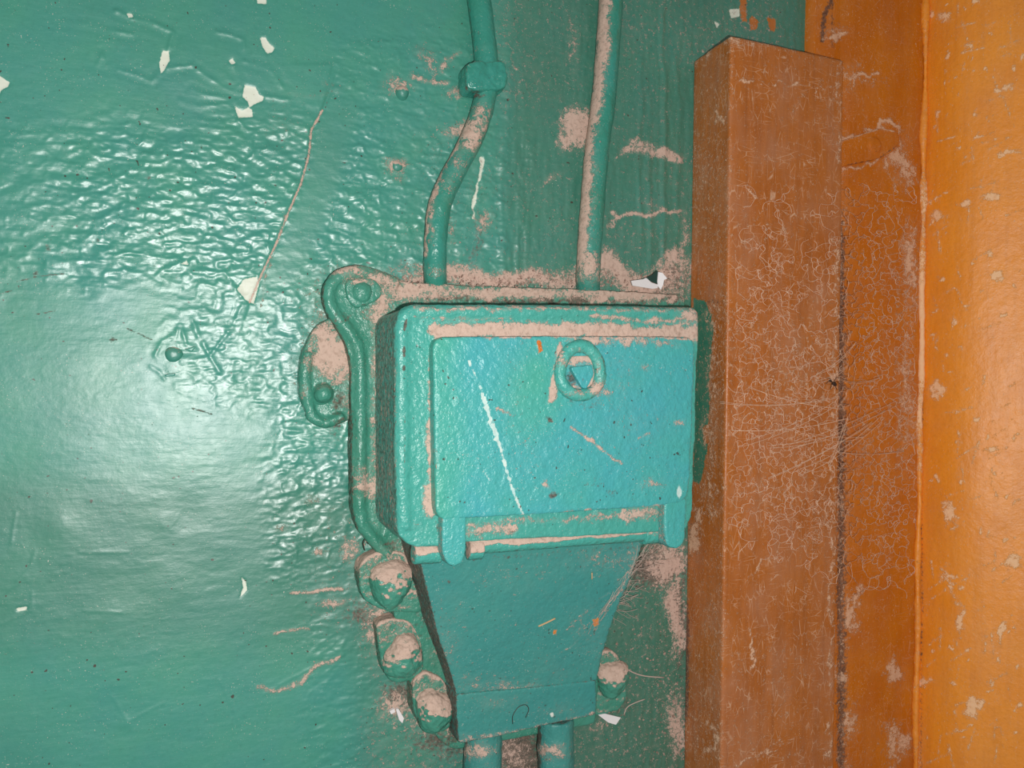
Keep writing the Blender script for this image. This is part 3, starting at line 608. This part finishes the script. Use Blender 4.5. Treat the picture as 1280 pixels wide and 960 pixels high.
# thick rolled rim of the face
tube(bm, [P(x, y, BD - .003) for x, y in spline([(505, 660), (502, 560), (502, 440), (503, 404), (512, 392), (540, 391), (700, 391), (866, 393)])], .0047, 12)
def body_at(a, x, y, co, no):
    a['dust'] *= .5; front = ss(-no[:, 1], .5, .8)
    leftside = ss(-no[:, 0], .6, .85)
    dust_lines(a, x, y, co, [([(546, 414), (700, 413), (868, 417)], 15, 1.15), ([(545, 420), (541, 470), (540, 520), (538, 580), (536, 640)], 9, .85), ([(520, 386), (700, 385), (868, 388)], 6, .55), ([(520, 397), (640, 399)], 4, .5), ([(740, 397), (866, 402)], 6, .65), ([(588, 656), (640, 652), (825, 642)], 8, .5), ([(590, 664), (640, 660)], 12, .7), ([(780, 646), (826, 640)], 14, .7), ([(532, 610), (536, 640)], 10, .9)])
    dust_blobs(a, x, y, co, [(866, 396, 20, 14, .8), (520, 660, 10, 6, .3)])
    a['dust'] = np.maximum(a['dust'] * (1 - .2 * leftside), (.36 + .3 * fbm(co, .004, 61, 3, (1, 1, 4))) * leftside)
    a['grime_shade'] = np.maximum(.5 * leftside * (1 - ss(no[:, 1] * -1, .3, .7)), .55 * soft(dline(x, y, [(545, 652), (551, 690)]), 5))
    for l in ([(508, 400), (505, 412)], [(505, 435), (505, 445)], [(505, 458), (505, 462)]): a['grime_shade'] = np.maximum(a['grime_shade'], 1.0 * soft(dline(x, y, l), 4))
    a['grime_shade'] = np.maximum(a['grime_shade'], .55 * soft(dline(x, y, [(506, 400), (506, 640)]), 2.4))
    a['grime_shade'] = np.maximum(a['grime_shade'], .95 * soft(np.hypot(x - 641, y - 664), 7)); a['grime_shade'] = np.maximum(a['grime_shade'], .9 * soft(dline(x, y, [(874, 390), (892, 384)]), 12))
solid('body', bm, M_body, box, .0011, 6, .0005, .006, 71, body_at)

# hinged lid
LD = .0745
lid_poly = [(541, 421, 16), (700, 420), (869, 421, 14), (866, 520), (863, 600), (858, 627, 10), (831, 632), (700, 641), (583, 648), (552, 650, 10), (545, 640)]
bm = bmesh.new(); prism(bm, lid_poly, .060, LD, 9)
def lid_at(a, x, y, co, no):
    a['dust'] *= .35
    dust_lines(a, x, y, co, [([(545, 418), (700, 419), (868, 422)], 5, .75), ([(690, 500), (694, 470), (700, 432)], 7, .95), ([(715, 537), (735, 550), (748, 557), (765, 572), (776, 577)], 3.2, .8), ([(540, 640), (545, 560)], 3, .4), ([(590, 650), (828, 634)], 3, .7), ([(622, 513), (640, 518)], 3.5, .6), ([(660, 545), (652, 555)], 2, .5), ([(800, 548), (812, 543)], 3, .6)], 5)
    dust_blobs(a, x, y, co, [(740, 425, 30, 9, .9), (790, 426, 30, 6, .8), (828, 430, 20, 7, .6), (752, 492, 14, 14, .55), (775, 478, 30, 60, .26), (790, 530, 60, 40, .26), (660, 580, 60, 60, .16), (645, 500, 20, 90, .22), (806, 462, 6, 5, .6), (850, 528, 7, 4, .8), (684, 605, 5, 5, .8), (815, 605, 20, 8, .5)])
    dust_blobs(a, x, y, co, [(740, 508, 22, 10, .5), (716, 505, 12, 8, .5), (742, 605, 34, 14, .42), (765, 615, 18, 10, .5), (755, 560, 24, 20, .36), (686, 524, 5, 5, .9), (693, 619, 5, 5, .95), (640, 498, 14, 90, .28)], 'grime_shade', 7)
    a['grime_shade'] = np.maximum(a['grime_shade'], .5 * soft(dline(x, y, [(585, 649), (700, 642), (830, 633)]), 3))
    s1 = dline(x, y, [(586, 450), (600, 482), (611, 518), (620, 548)]) - .2 - 2.2 * ss(y, 450, 520); s2 = dline(x, y, [(617, 530), (628, 570), (640, 610), (653, 642)]) - 1.2
    s3 = dline(x, y, [(604, 588), (612, 600)]) - .8; s4 = dell(x, y, 849, 615, 3.2, 7)
    s1 = s1 + fbm(co, .002, 5, 3) * 4; s2 = s2 + fbm(co, .002, 6, 3) * 2.6
    a['chip'] = np.clip(.5 - np.minimum(np.minimum(s1, s2), np.minimum(s3, s4)) / 20, 0, 1)
    a['over'] = inside(dpoly(x, y, [(670, 426), (676, 425), (677, 434), (679, 440), (673, 441), (672, 432)]))
    a['tint'] = np.clip(.8 * np.exp(-((x - 672) / 38) ** 2 - ((y - 480) / 55) ** 2) + .75 * (1 - ss(x, 545, 610)) + .35 * fbm(co, .03, 55, 3), 0, 1)
lid = solid('lid', bm, M_lid, box, .001, 4, .00038, .005, 81, lid_at)
def arm(poly, sd):
    bm = bmesh.new(); prism(bm, poly, .056, LD - .0003, 5)
    def at(a, x, y, co, no): a['dust'] *= .4; a['tint'] = np.full(len(co), .35); a['grime_shade'] = np.maximum(a['grime_shade'], .5 * ss(no[:, 0], .4, .8) + .5 * ss(-no[:, 2], .4, .8)); a['dust'] = np.maximum(a['dust'], .45 * ss(-no[:, 0], .6, .9))
    return solid('hinge_arm', bm, M_lid, lid, .0008, 4, .0003, .005, sd, at)
arm([(553, 640), (583, 640), (583, 690, 10), (577, 706, 10), (562, 709, 8), (553, 692, 8)], 85); arm([(831, 624), (859, 622), (857, 676, 8), (848, 687, 8), (834, 684, 6), (831, 660)], 88)
# lock ring and triangular key post
bm = bmesh.new(); n = 40; rr = []
for i in range(n + 1):
    a_ = 2 * math.pi * i / n; rr.append((725 + 25 * math.cos(a_) + 1.5 * math.sin(2 * a_), 463 + 31 * math.sin(a_)))
tube(bm, [P(x, y, LD + .0008) for x, y in rr], .0039, 12)
def ring_at(a, x, y, co, no):
    a['dust'] *= .3; dust_blobs(a, x, y, co, [(700, 446, 8, 14, .7), (748, 486, 12, 12, .9), (722, 492, 14, 6, .6), (748, 460, 5, 18, .5), (725, 440, 20, 5, .4)]); a['tint'] = np.full(len(co), .6); a['grime_shade'] = .5 * soft(np.abs(np.hypot((x - 725) / 25, (y - 463) / 31) - 1.24), .14)
ring = solid('lock_ring', bm, M_lid, lid, .0007, 3, .0007, .005, 91, ring_at)
bm = bmesh.new(); prism(bm, [(707, 446), (745, 444), (748, 482), (728, 492), (706, 480)], LD - .004, LD + .0006, 10)
def rec_at(a, x, y, co, no):
    dust_blobs(a, x, y, co, [(728, 447, 24, 10, 1.1), (742, 476, 12, 18, 1), (724, 488, 14, 8, .9)]); dust_blobs(a, x, y, co, [(715, 472, 13, 16, .75)], 'grime_shade', 4)
rec = solid('lock_recess', bm, M_lid, ring, .0007, 3, .0004, .004, 92, rec_at); rec['label'] = 'dusty rust-brown lock recess'
bm = bmesh.new(); prism(bm, [(713, 459, 4), (740, 456, 4), (743, 468), (733, 487, 4), (728, 485)], LD - .002, LD + .0042, 3)
def key_at(a, x, y, co, no): a['dust'] *= .2; a['grime_shade'] = .55 * soft(np.hypot(x - 728, y - 477), 8)
solid('lock_core', bm, M_lid, ring, .0006, 3, .0003, .004, 93, key_at)

# hinge rod and knuckles
HD = .0585
def rod(name, x0, y0, x1, y1, r, sd, dust, parent=None):
    bm = bmesh.new(); tube(bm, [P(x0 + (x1 - x0) * t / 8, y0 + (y1 - y0) * t / 8, HD) for t in range(9)], r, 18)
    def at(a, x, y, co, no): a['dust'] = dust * ss(no[:, 2] + .25 * fbm(co, .012, sd, 2), -.12, .12); a['grime_shade'] = .5 * ss(-no[:, 2], .55, .85)
    return solid(name, bm, M_body, parent or box, .0008, 3, .00035, .006, sd, at)
rod('hinge_rod', 586, 682, 830, 664, .0054, 101, 1.15)
rod('hinge_knuckle', 516, 692, 550, 690, .0062, 102, 1.0); rod('hinge_knuckle', 584, 686, 602, 685, .0066, 103, 1.0); rod('hinge_knuckle', 802, 668, 830, 666, .0066, 104, .55)

# tapering cable housing
def chd(x, y): return .0535 - .019 * (y - 685) / 180
bm = bmesh.new()
prism(bm, [(521, 684, 4), (806, 672, 4), (792, 716, 20), (772, 760, 20), (755, 812, 20), (746, 853, 4), (660, 862), (571, 870, 4), (563, 840), (546, 790)], .009, chd, 6)
def ch_at(a, x, y, co, no):
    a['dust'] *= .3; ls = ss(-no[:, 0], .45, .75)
    dust_blobs(a, x, y, co, [(640, 760, 60, 60, .16), (700, 700, 90, 20, .22), (640, 720, 80, 30, .24), (640, 860, 80, 10, .5), (560, 800, 30, 80, .3), (760, 700, 60, 20, .4), (735, 790, 30, 40, .3), (600, 860, 60, 20, .35), (690, 840, 40, 30, .25), (795, 700, 20, 30, .5), (780, 740, 12, 30, .4)])
    dust_lines(a, x, y, co, [([(760, 740), (735, 765), (705, 790)], 2.5, .4), ([(725, 800), (700, 815)], 2.5, .4)])
    a['dust'] = np.maximum(a['dust'], .30 * ls); a['grime_shade'] = np.maximum(.66 * ls, .45 * soft(dline(x, y, [(590, 700), (700, 690), (800, 684)]), 8)); a['grime_shade'] = np.maximum(a['grime_shade'], .35 * ss(no[:, 0], .5, .8))
    a['grime_shade'] = np.maximum(a['grime_shade'], .9 * soft(np.hypot(x - 561, y - 727), 4))
    a['over'] = np.maximum(inside(dpoly(x, y, [(740, 774), (748, 773), (749, 780), (743, 784)])), inside(dpoly(x, y, [(692, 787), (696, 788), (695, 794), (691, 793)])))
chute = solid('cable_housing', bm, M_chute, box, .001, 5, .0004, .008, 111, ch_at)
bm = bmesh.new()
prism(bm, [(570, 868, 3), (660, 860), (746, 850, 3), (746, 894, 6), (700, 903), (640, 917), (573, 931, 6)], .012, lambda x, y: .0365 - .004 * (y - 860) / 70, 5)
def cb_at(a, x, y, co, no):
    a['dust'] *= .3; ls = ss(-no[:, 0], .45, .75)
    dust_blobs(a, x, y, co, [(620, 880, 50, 12, .35), (700, 890, 40, 14, .3), (590, 920, 30, 8, .4)]); dust_lines(a, x, y, co, [([(575, 928), (640, 916), (744, 893)], 7, .5)])
    a['grime_shade'] = np.maximum(.66 * ls, .55 * soft(dline(x, y, [(570, 868), (660, 860), (746, 850)]), 3)); a['grime_shade'] = np.maximum(a['grime_shade'], .7 * ss(-no[:, 2], .3, .7))
    a['chip'] = inside(dell(x, y, 690, 893, 2.2, 3))
solid('housing_collar', bm, M_chute, box, .001, 4, .0004, .008, 112, cb_at)

# ------------------------------------------------------------------ cables and their clip
def cable(name, pts, rad, sd, attrs, label, cat='cable', group=None):
    bm = bmesh.new(); sp = spline(pts, 10)
    tube(bm, [P(q[0], q[1], q[2]) for q in sp], [rad(q[1]) if callable(rad) else rad for q in sp], 20)
    return tag(solid(name, bm, M_cable, None, .0009, 3, .00045, .008, sd, attrs), label, cat, group)
def c1_at(a, x, y, co, no):
    a['dust'] *= .35
    dust_blobs(a, x, y, co, [(590, 165, 22, 26, .9), (600, 140, 20, 20, .6), (575, 200, 14, 24, .55), (560, 230, 14, 40, .4), (540, 270, 6, 40, .6), (548, 340, 24, 10, .5), (600, 60, 16, 6, .3)]); dust_lines(a, x, y, co, [([(582, 160), (555, 205), (534, 260), (530, 320)], 6, .75)], 3)
    dust_blobs(a, x, y, co, [(594, 120, 14, 6, .75), (530, 290, 5, 60, .6)], 'grime_shade', 7); a['grime_shade'] = np.maximum(a['grime_shade'], .45 * ss(-no[:, 1], .35, .05)); a['wr'] = np.full(len(co), .6)
cable('painted_cable', [(594, -170, .009), (596, -60, .009), (599, 0, .009), (604, 40, .009), (608, 80, .009), (607, 115, .009), (599, 150, .0085), (583, 187, .0085), (564, 222, .0085), (550, 256, .0085), (545, 290, .0085), (544, 325, .0085), (544, 345, .0082), (544, 362, .0020)], lambda y: .0078 if y < 120 else .0074, 121, c1_at, 'bent green-painted cable held by a clip, entering the box top at left', group='painted cables entering the box top')
def c2_at(a, x, y, co, no):
    a['dust'] *= .4
    dust_lines(a, x, y, co, [([(756, -40), (752, 60), (744, 130), (732, 170), (730, 240), (726, 320)], 17, .85)], 3); dust_blobs(a, x, y, co, [(738, 250, 16, 110, .42), (735, 335, 26, 20, .85)]); a['grime_shade'] = .4 * ss(-no[:, 1], .35, .05); a['wr'] = np.full(len(co), .3)
cable('painted_cable', [(772, -180, .009), (767, -60, .009), (764, 0, .009), (759, 70, .009), (754, 130, .009), (746, 190, .009), (742, 240, .009), (738, 290, .009), (736, 325, .009), (735, 346, .0086), (735, 364, .0020)], .0084, 131, c2_at, 'straight dusty green-painted cable, entering the box top at right', group='painted cables entering the box top')
# clip over the left cable
clip = empty('cable_clip', P(608, 93, 0), 'small square green-painted saddle clip holding the bent cable to the wall', 'clip')
bm = bmesh.new(); prism(bm, [(582, 78), (628, 75), (634, 80), (634, 110), (606, 113), (583, 111)], .002, .0188, 8)
def clip_at(a, x, y, co, no): dust_blobs(a, x, y, co, [(582, 72, 20, 5, .7), (620, 73, 18, 4, .8)]); a['wr'] = np.full(len(co), .9); a['grime_shade'] = .6 * soft(dline(x, y, [(584, 113), (600, 116)]), 6) + .5 * soft(dline(x, y, [(583, 78), (583, 110)]), 3)
solid('strap', bm, M_cable, clip, .0008, 14, .0014, .007, 141, clip_at)

# cables leaving below the box
def low(px0, px1, r, sd, label):
    def at(a, x, y, co, no):
        a['dust'] *= .3; dust_blobs(a, x, y, co, [(px0 - 5, 938, 26, 10, .8), (px0, 960, 30, 20, .25)]); a['grime_shade'] = .55 * ss(-no[:, 1], .5, .1) + .3 * soft(np.abs(y - 920), 16)
    bm = bmesh.new(); tube(bm, [P(px0 + (px1 - px0) * t / 12, 897 + 20 * t, .0155) for t in range(13)], r, 22)
    return tag(solid('lower_cable', bm, M_chute, None, .0009, 4, .0008, .010, sd, at), label, 'cable', 'thick cables leaving below the box')
low(604, 600, .0122, 151, 'thick turquoise cable below the box, the left one'); low(694, 697, .0122, 155, 'thick turquoise cable below the box, the right one')

# ------------------------------------------------------------------ small litter
def shard(name, poly, d, mat, th=.0006, tilt=(0, 0)):
    """thin bent scrap: outline in pixels, lifted off what it lies on"""
    bm = bmesh.new(); cx = sum(p[0] for p in poly) / len(poly); cy = sum(p[1] for p in poly) / len(poly)
    f = lambda x, y: d + tilt[0] * (x - cx) + tilt[1] * (y - cy)
    fr = [bm.verts.new(P(x, y, f(x, y))) for x, y in poly]; bk = [bm.verts.new(v.co + Vector((0, th, 0))) for v in fr]
    a = bm.faces.new(fr); b = bm.faces.new(bk[::-1]); N = len(poly)
    for i in range(N): bm.faces.new((fr[i], bk[i], bk[(i + 1) % N], fr[(i + 1) % N]))
    bmesh.ops.triangulate(bm, faces=[a, b])
    return bm
def scrap(name, parts, label, cat, group=None):
    x, y, d = parts[0][0][0][0], parts[0][0][0][1], parts[0][1]
    r = empty(name, P(x, y, d), label, cat, group)
    for poly, d_, mat, pn, tl in parts: from_bm(pn, shard(pn, poly, d_, mat, .0007, tl), mat, r)
    return r
scrap('paper_scrap', [([(789, 351), (804, 349), (808, 347), (814, 353), (823, 356), (822, 360), (816, 361), (803, 359), (791, 357)], .0150, M_paper, 'lower_fold', (0, .0002)),
                      ([(823, 340), (828, 341), (834, 348), (830, 350), (829, 356), (826, 362), (823, 358), (822, 352)], .0165, M_paper, 'upper_fold', (.0002, 0)),
                      ([(808, 347), (816, 343), (821, 338), (824, 341), (822, 355), (814, 352)], .0142, M_dark, 'dark_side', (0, 0))], 'torn curl of white paper with dark side, lying in the dust above the box', 'paper scrap')
def one(name, poly, d, mat, label, cat, group=None, th=.0007, tl=(0, 0)): return tag(from_bm(name, shard(name, poly, d, mat, th, tl), mat), label, cat, group)
one('paint_flake', [(747, 893), (756, 892), (776, 897), (770, 906), (760, 903)], .0130, M_paper, 'long white flake sticking out beside the lower right nut', 'flake', 'white flakes of paint', tl=(0, .0003))
one('paint_flake', [(495, 887), (498, 886), (505, 898), (503, 904), (499, 900)], .003, M_paper, 'small white sliver on the wall left of the lowest left nut', 'flake', 'white flakes of paint', th=.0025)
one('paint_flake', [(487, 889), (493, 886), (494, 890), (489, 893)], .003, M_paper, 'tiny white crumb above the white sliver', 'flake', 'white flakes of paint', th=.0025)
def twig(name, pts, d, r, mat, label, cat, group=None):
    bm = bmesh.new(); f = d if callable(d) else (lambda x, y: d)
    tube(bm, [P(x, y, f(x, y)) for x, y in spline(pts, 4)], r, 6); return tag(from_bm(name, bm, mat, None, True), label, cat, group)
chf = lambda x, y: chd(x, y) + .0004
twig('straw', [(673, 783), (684, 778), (694, 773)], chf, .00055, M_straw, 'short pale straw stuck on the cable housing', 'straw', 'straws on the cable housing')
twig('straw', [(740, 716), (740, 724)], chf, .0004, M_straw, 'tiny upright straw high on the cable housing', 'straw', 'straws on the cable housing')
twig('hair', [(641, 905), (641, 895), (648, 884), (657, 881), (661, 887), (657, 897)], .0372, .00022, M_fly, 'dark looped hair on the lower collar of the housing', 'hair')
twig('cobweb_thread', [(776, 831), (790, 840), (806, 845), (830, 847)], .004, .0005, M_webg, 'thick grey cobweb thread on the wall right of the lower right nut', 'cobweb')
twig('cobweb_thread', [(780, 893), (784, 884), (795, 878), (806, 874)], .005, .0004, M_webg, 'grey cobweb thread rising from the long white flake', 'cobweb')
twig('loose_fibre', [(456, 688), (454, 679), (458, 673), (460, 680)], .012, .0003, M_fly, 'small dark loop of fibre at the left edge of the box', 'fibre')

# crumbs of dust piled along the ledge on top of the box and in the corner below
def crumbs(name, n, region, dfun, sd, label, mat, smin=.0004, smax=.0022):
    rnd = random.Random(sd); bm = bmesh.new(); k_ = 0
    while k_ < n:
        q = region(rnd)
        if q is None: continue
        k_ += 1; s = smin + (smax - smin) * rnd.random() ** 3; p = P(q[0], q[1], dfun(*q) + s * .35)
        m = Matrix.Translation(p) @ Matrix.Rotation(rnd.random() * 6, 4, 'Y') @ Matrix.Rotation(rnd.random() * 6, 4, 'X') @ Matrix.Diagonal((s * rnd.uniform(.7, 1.6), s * .6, s, 1))
        bmesh.ops.create_icosphere(bm, subdivisions=1, radius=.5, matrix=m)
    me = bpy.data.meshes.new(name); bm.to_mesh(me); bm.free()
    return tag(link(name, me, mat), label, 'dust', kind='stuff')
def reg1(r):
    x = r.uniform(500, 862); y0 = 350 + (x - 500) * .018; return (x, y0 + r.gauss(0, 5) + (r.uniform(-14, 0) if x > 660 else 0))
crumbs('dust_crumbs', 900, reg1, lambda x, y: .0125 if y > 352 + (x - 500) * .03 else .001, 5, 'grey-pink dust crumbs heaped along the top edge of the box', M_debris, .0003, .0020)
def reg2(r):
    x = r.uniform(758, 856); y = r.uniform(700, 950)
    if r.random() > .25 + .75 * (x > 815): return None
    return (x, y) if x > 758 + (820 - y) * .4 else None
crumbs('dust_crumbs', 420, reg2, lambda x, y: .001, 6, 'grey dust crumbs stuck to the wall between cable housing and post', M_debris, .0003, .0018)

# ------------------------------------------------------------------ cobwebs
def webmesh(name, threads, r, mat, label, seg=3):
    vs, fs = [], []
    for t in threads:
        pts = [Vector(p) for p in t]; base = len(vs)
        for i, p in enumerate(pts):
            d_ = (pts[min(i + 1, len(pts) - 1)] - pts[max(i - 1, 0)]).normalized(); u = d_.cross(Vector((.1, 1, .05))).normalized(); v = d_.cross(u)
            for j in range(seg): a_ = 2 * math.pi * j / seg; vs.append(p + (u * math.cos(a_) + v * math.sin(a_)) * r)
        for i in range(len(pts) - 1):
            for j in range(seg): fs.append((base + i * seg + j, base + i * seg + (j + 1) % seg, base + (i + 1) * seg + (j + 1) % seg, base + (i + 1) * seg + j))
    me = bpy.data.meshes.new(name); me.from_pydata(vs, [], fs); smooth(me)
    return tag(link(name, me, mat), label, 'cobweb', kind='stuff')
def wd(x, y):
    """depth of the web net: over the post, sagging into the recess, over the jamb"""
    t = min(max((x - 1044) / 40, 0), 1); t = t * t * (3 - 2 * t)
    return .0448 * (1 - t) + .0138 * t
rnd = random.Random(11)
def dens(x, y):
    a_ = math.exp(-((x - 1090) / 52) ** 2 - ((y - 440) / 165) ** 2) * 1.0
    b_ = math.exp(-((x - 1000) / 70) ** 2 - ((y - 560) / 95) ** 2) * .8
    c_ = math.exp(-((x - 1100) / 45) ** 2 - ((y - 620) / 75) ** 2) * .9
    d_ = math.exp(-((x - 965) / 40) ** 2 - ((y - 420) / 110) ** 2) * .35
    return min(1, max(a_, b_, c_, d_))
pts = []
for _ in range(16000):
    x, y = rnd.uniform(915, 1146), rnd.uniform(230, 760)
    if rnd.random() < dens(x, y) and all((x - p[0]) ** 2 + (y - p[1]) ** 2 > 19 for p in pts[-1400:]): pts.append((x, y))
th = []
for i, p in enumerate(pts):
    near = sorted(((q[0] - p[0]) ** 2 + (q[1] - p[1]) ** 2, j) for j, q in enumerate(pts) if j != i and abs(q[0] - p[0]) < 15 and abs(q[1] - p[1]) < 15)[:3]
    for d2, j in near:
        if j < i and rnd.random() < .4: continue
        if rnd.random() < .22: continue
        q = pts[j]; L_ = math.sqrt(d2); nx, ny = -(q[1] - p[1]) / L_, (q[0] - p[0]) / L_; b_ = rnd.uniform(-.28, .28) * L_; l_ = rnd.uniform(0, .0006)
        th.append([P(p[0] + (q[0] - p[0]) * t + nx * b_ * 4 * t * (1 - t), p[1] + (q[1] - p[1]) * t + ny * b_ * 4 * t * (1 - t), wd(p[0] + (q[0] - p[0]) * t, p[1]) + l_) for t in (0, .2, .4, .6, .8, 1)])
for _ in range(260):                                                   # loose curls
    x, y = rnd.uniform(920, 1145), rnd.uniform(280, 720)
    if rnd.random() > dens(x, y) * 1.3: continue
    a_ = rnd.random() * 6.3; t = []; cv = rnd.uniform(-.5, .5)
    for k_ in range(rnd.randint(6, 14)):
        t.append(P(x, y, wd(x, y) + .0004)); x += 2.6 * math.cos(a_); y += 2.6 * math.sin(a_); a_ += cv + rnd.uniform(-.5, .5); x = min(x, 1147)
    th.append(t)
webmesh('cobweb', th, .00015, M_web, 'pale curly cobweb net spread over the brown post and jamb board')
th = []
for x0, y0, x1, y1 in ((900, 505, 1050, 498), (915, 535, 1060, 520), (935, 480, 1055, 508), (985, 560, 1120, 505), (1000, 590, 1100, 525), (960, 600, 1090, 530), (1010, 540, 1080, 545), (930, 555, 1045, 505), (1040, 560, 1130, 560), (1015, 475, 1060, 455), (1020, 470, 1070, 430), (1035, 580, 1060, 520), (960, 560, 1050, 545), (1044, 470, 1100, 470)):
    for _ in range(2):
        j = rnd.uniform(-5, 5); sag = rnd.uniform(2, 9)
        th.append([P(x0 + (x1 - x0) * t, y0 + j + (y1 - y0) * t + sag * 4 * t * (1 - t), max(wd(x0 + (x1 - x0) * t, 0), .0455 - .03 * max(0, (x0 + (x1 - x0) * t - 1044) / 100)) + .0004) for t in [k_ / 10 for k_ in range(11)]])
webmesh('cobweb', th, .00016, M_web, 'long straight cobweb strands stretched across the gap round the dead insect')
th = []
for _ in range(70):
    y = rnd.uniform(690, 770); x0 = 806 - (y - 690) * .62 + rnd.uniform(-6, 4); L_ = rnd.uniform(15, 50)
    a_ = rnd.choice((rnd.uniform(1.9, 2.4), rnd.uniform(-.4, .6), rnd.uniform(-1.2, -.7))); t = []
    x = x0
    for k_ in range(8):
        t.append(P(x, y, max(.007, (chd(x, y) + .0008) if x < 806 - (y - 690) * .62 else .016))); x += L_ / 8 * math.cos(a_); y += L_ / 8 * math.sin(a_); a_ += rnd.uniform(-.25, .25); x = min(x, 850)
    th.append(t)
webmesh('cobweb', th, .00016, M_webg, 'grey cobweb tangle in the corner right of the cable housing')
# dead insect caught in the web
ins = empty('dead_insect', P(1040, 478, .046), 'tiny dark dead insect caught in the cobweb beside the post', 'insect')
bm = bmesh.new(); bmesh.ops.create_uvsphere(bm, u_segments=12, v_segments=8, radius=1, matrix=Matrix.Translation(P(1043, 480, .0452)) @ Matrix.Rotation(.5, 4, 'Y') @ Matrix.Diagonal((.0022, .0014, .0015, 1)))
bmesh.ops.create_uvsphere(bm, u_segments=10, v_segments=6, radius=.0010, matrix=Matrix.Translation(P(1038, 476, .0454)))
from_bm('body', bm, M_fly, ins, True)
for k_, (dx, dy) in enumerate(((-8, -5), (-9, 2), (9, -6), (10, 3), (-3, 9), (5, 9))):
    bm = bmesh.new(); tube(bm, [P(1041, 479, .0458), P(1041 + dx * .5, 478 + dy * .5 - 3, .0472), P(1041 + dx, 478 + dy, .0458)], .00022, 5); from_bm('leg', bm, M_fly, ins)
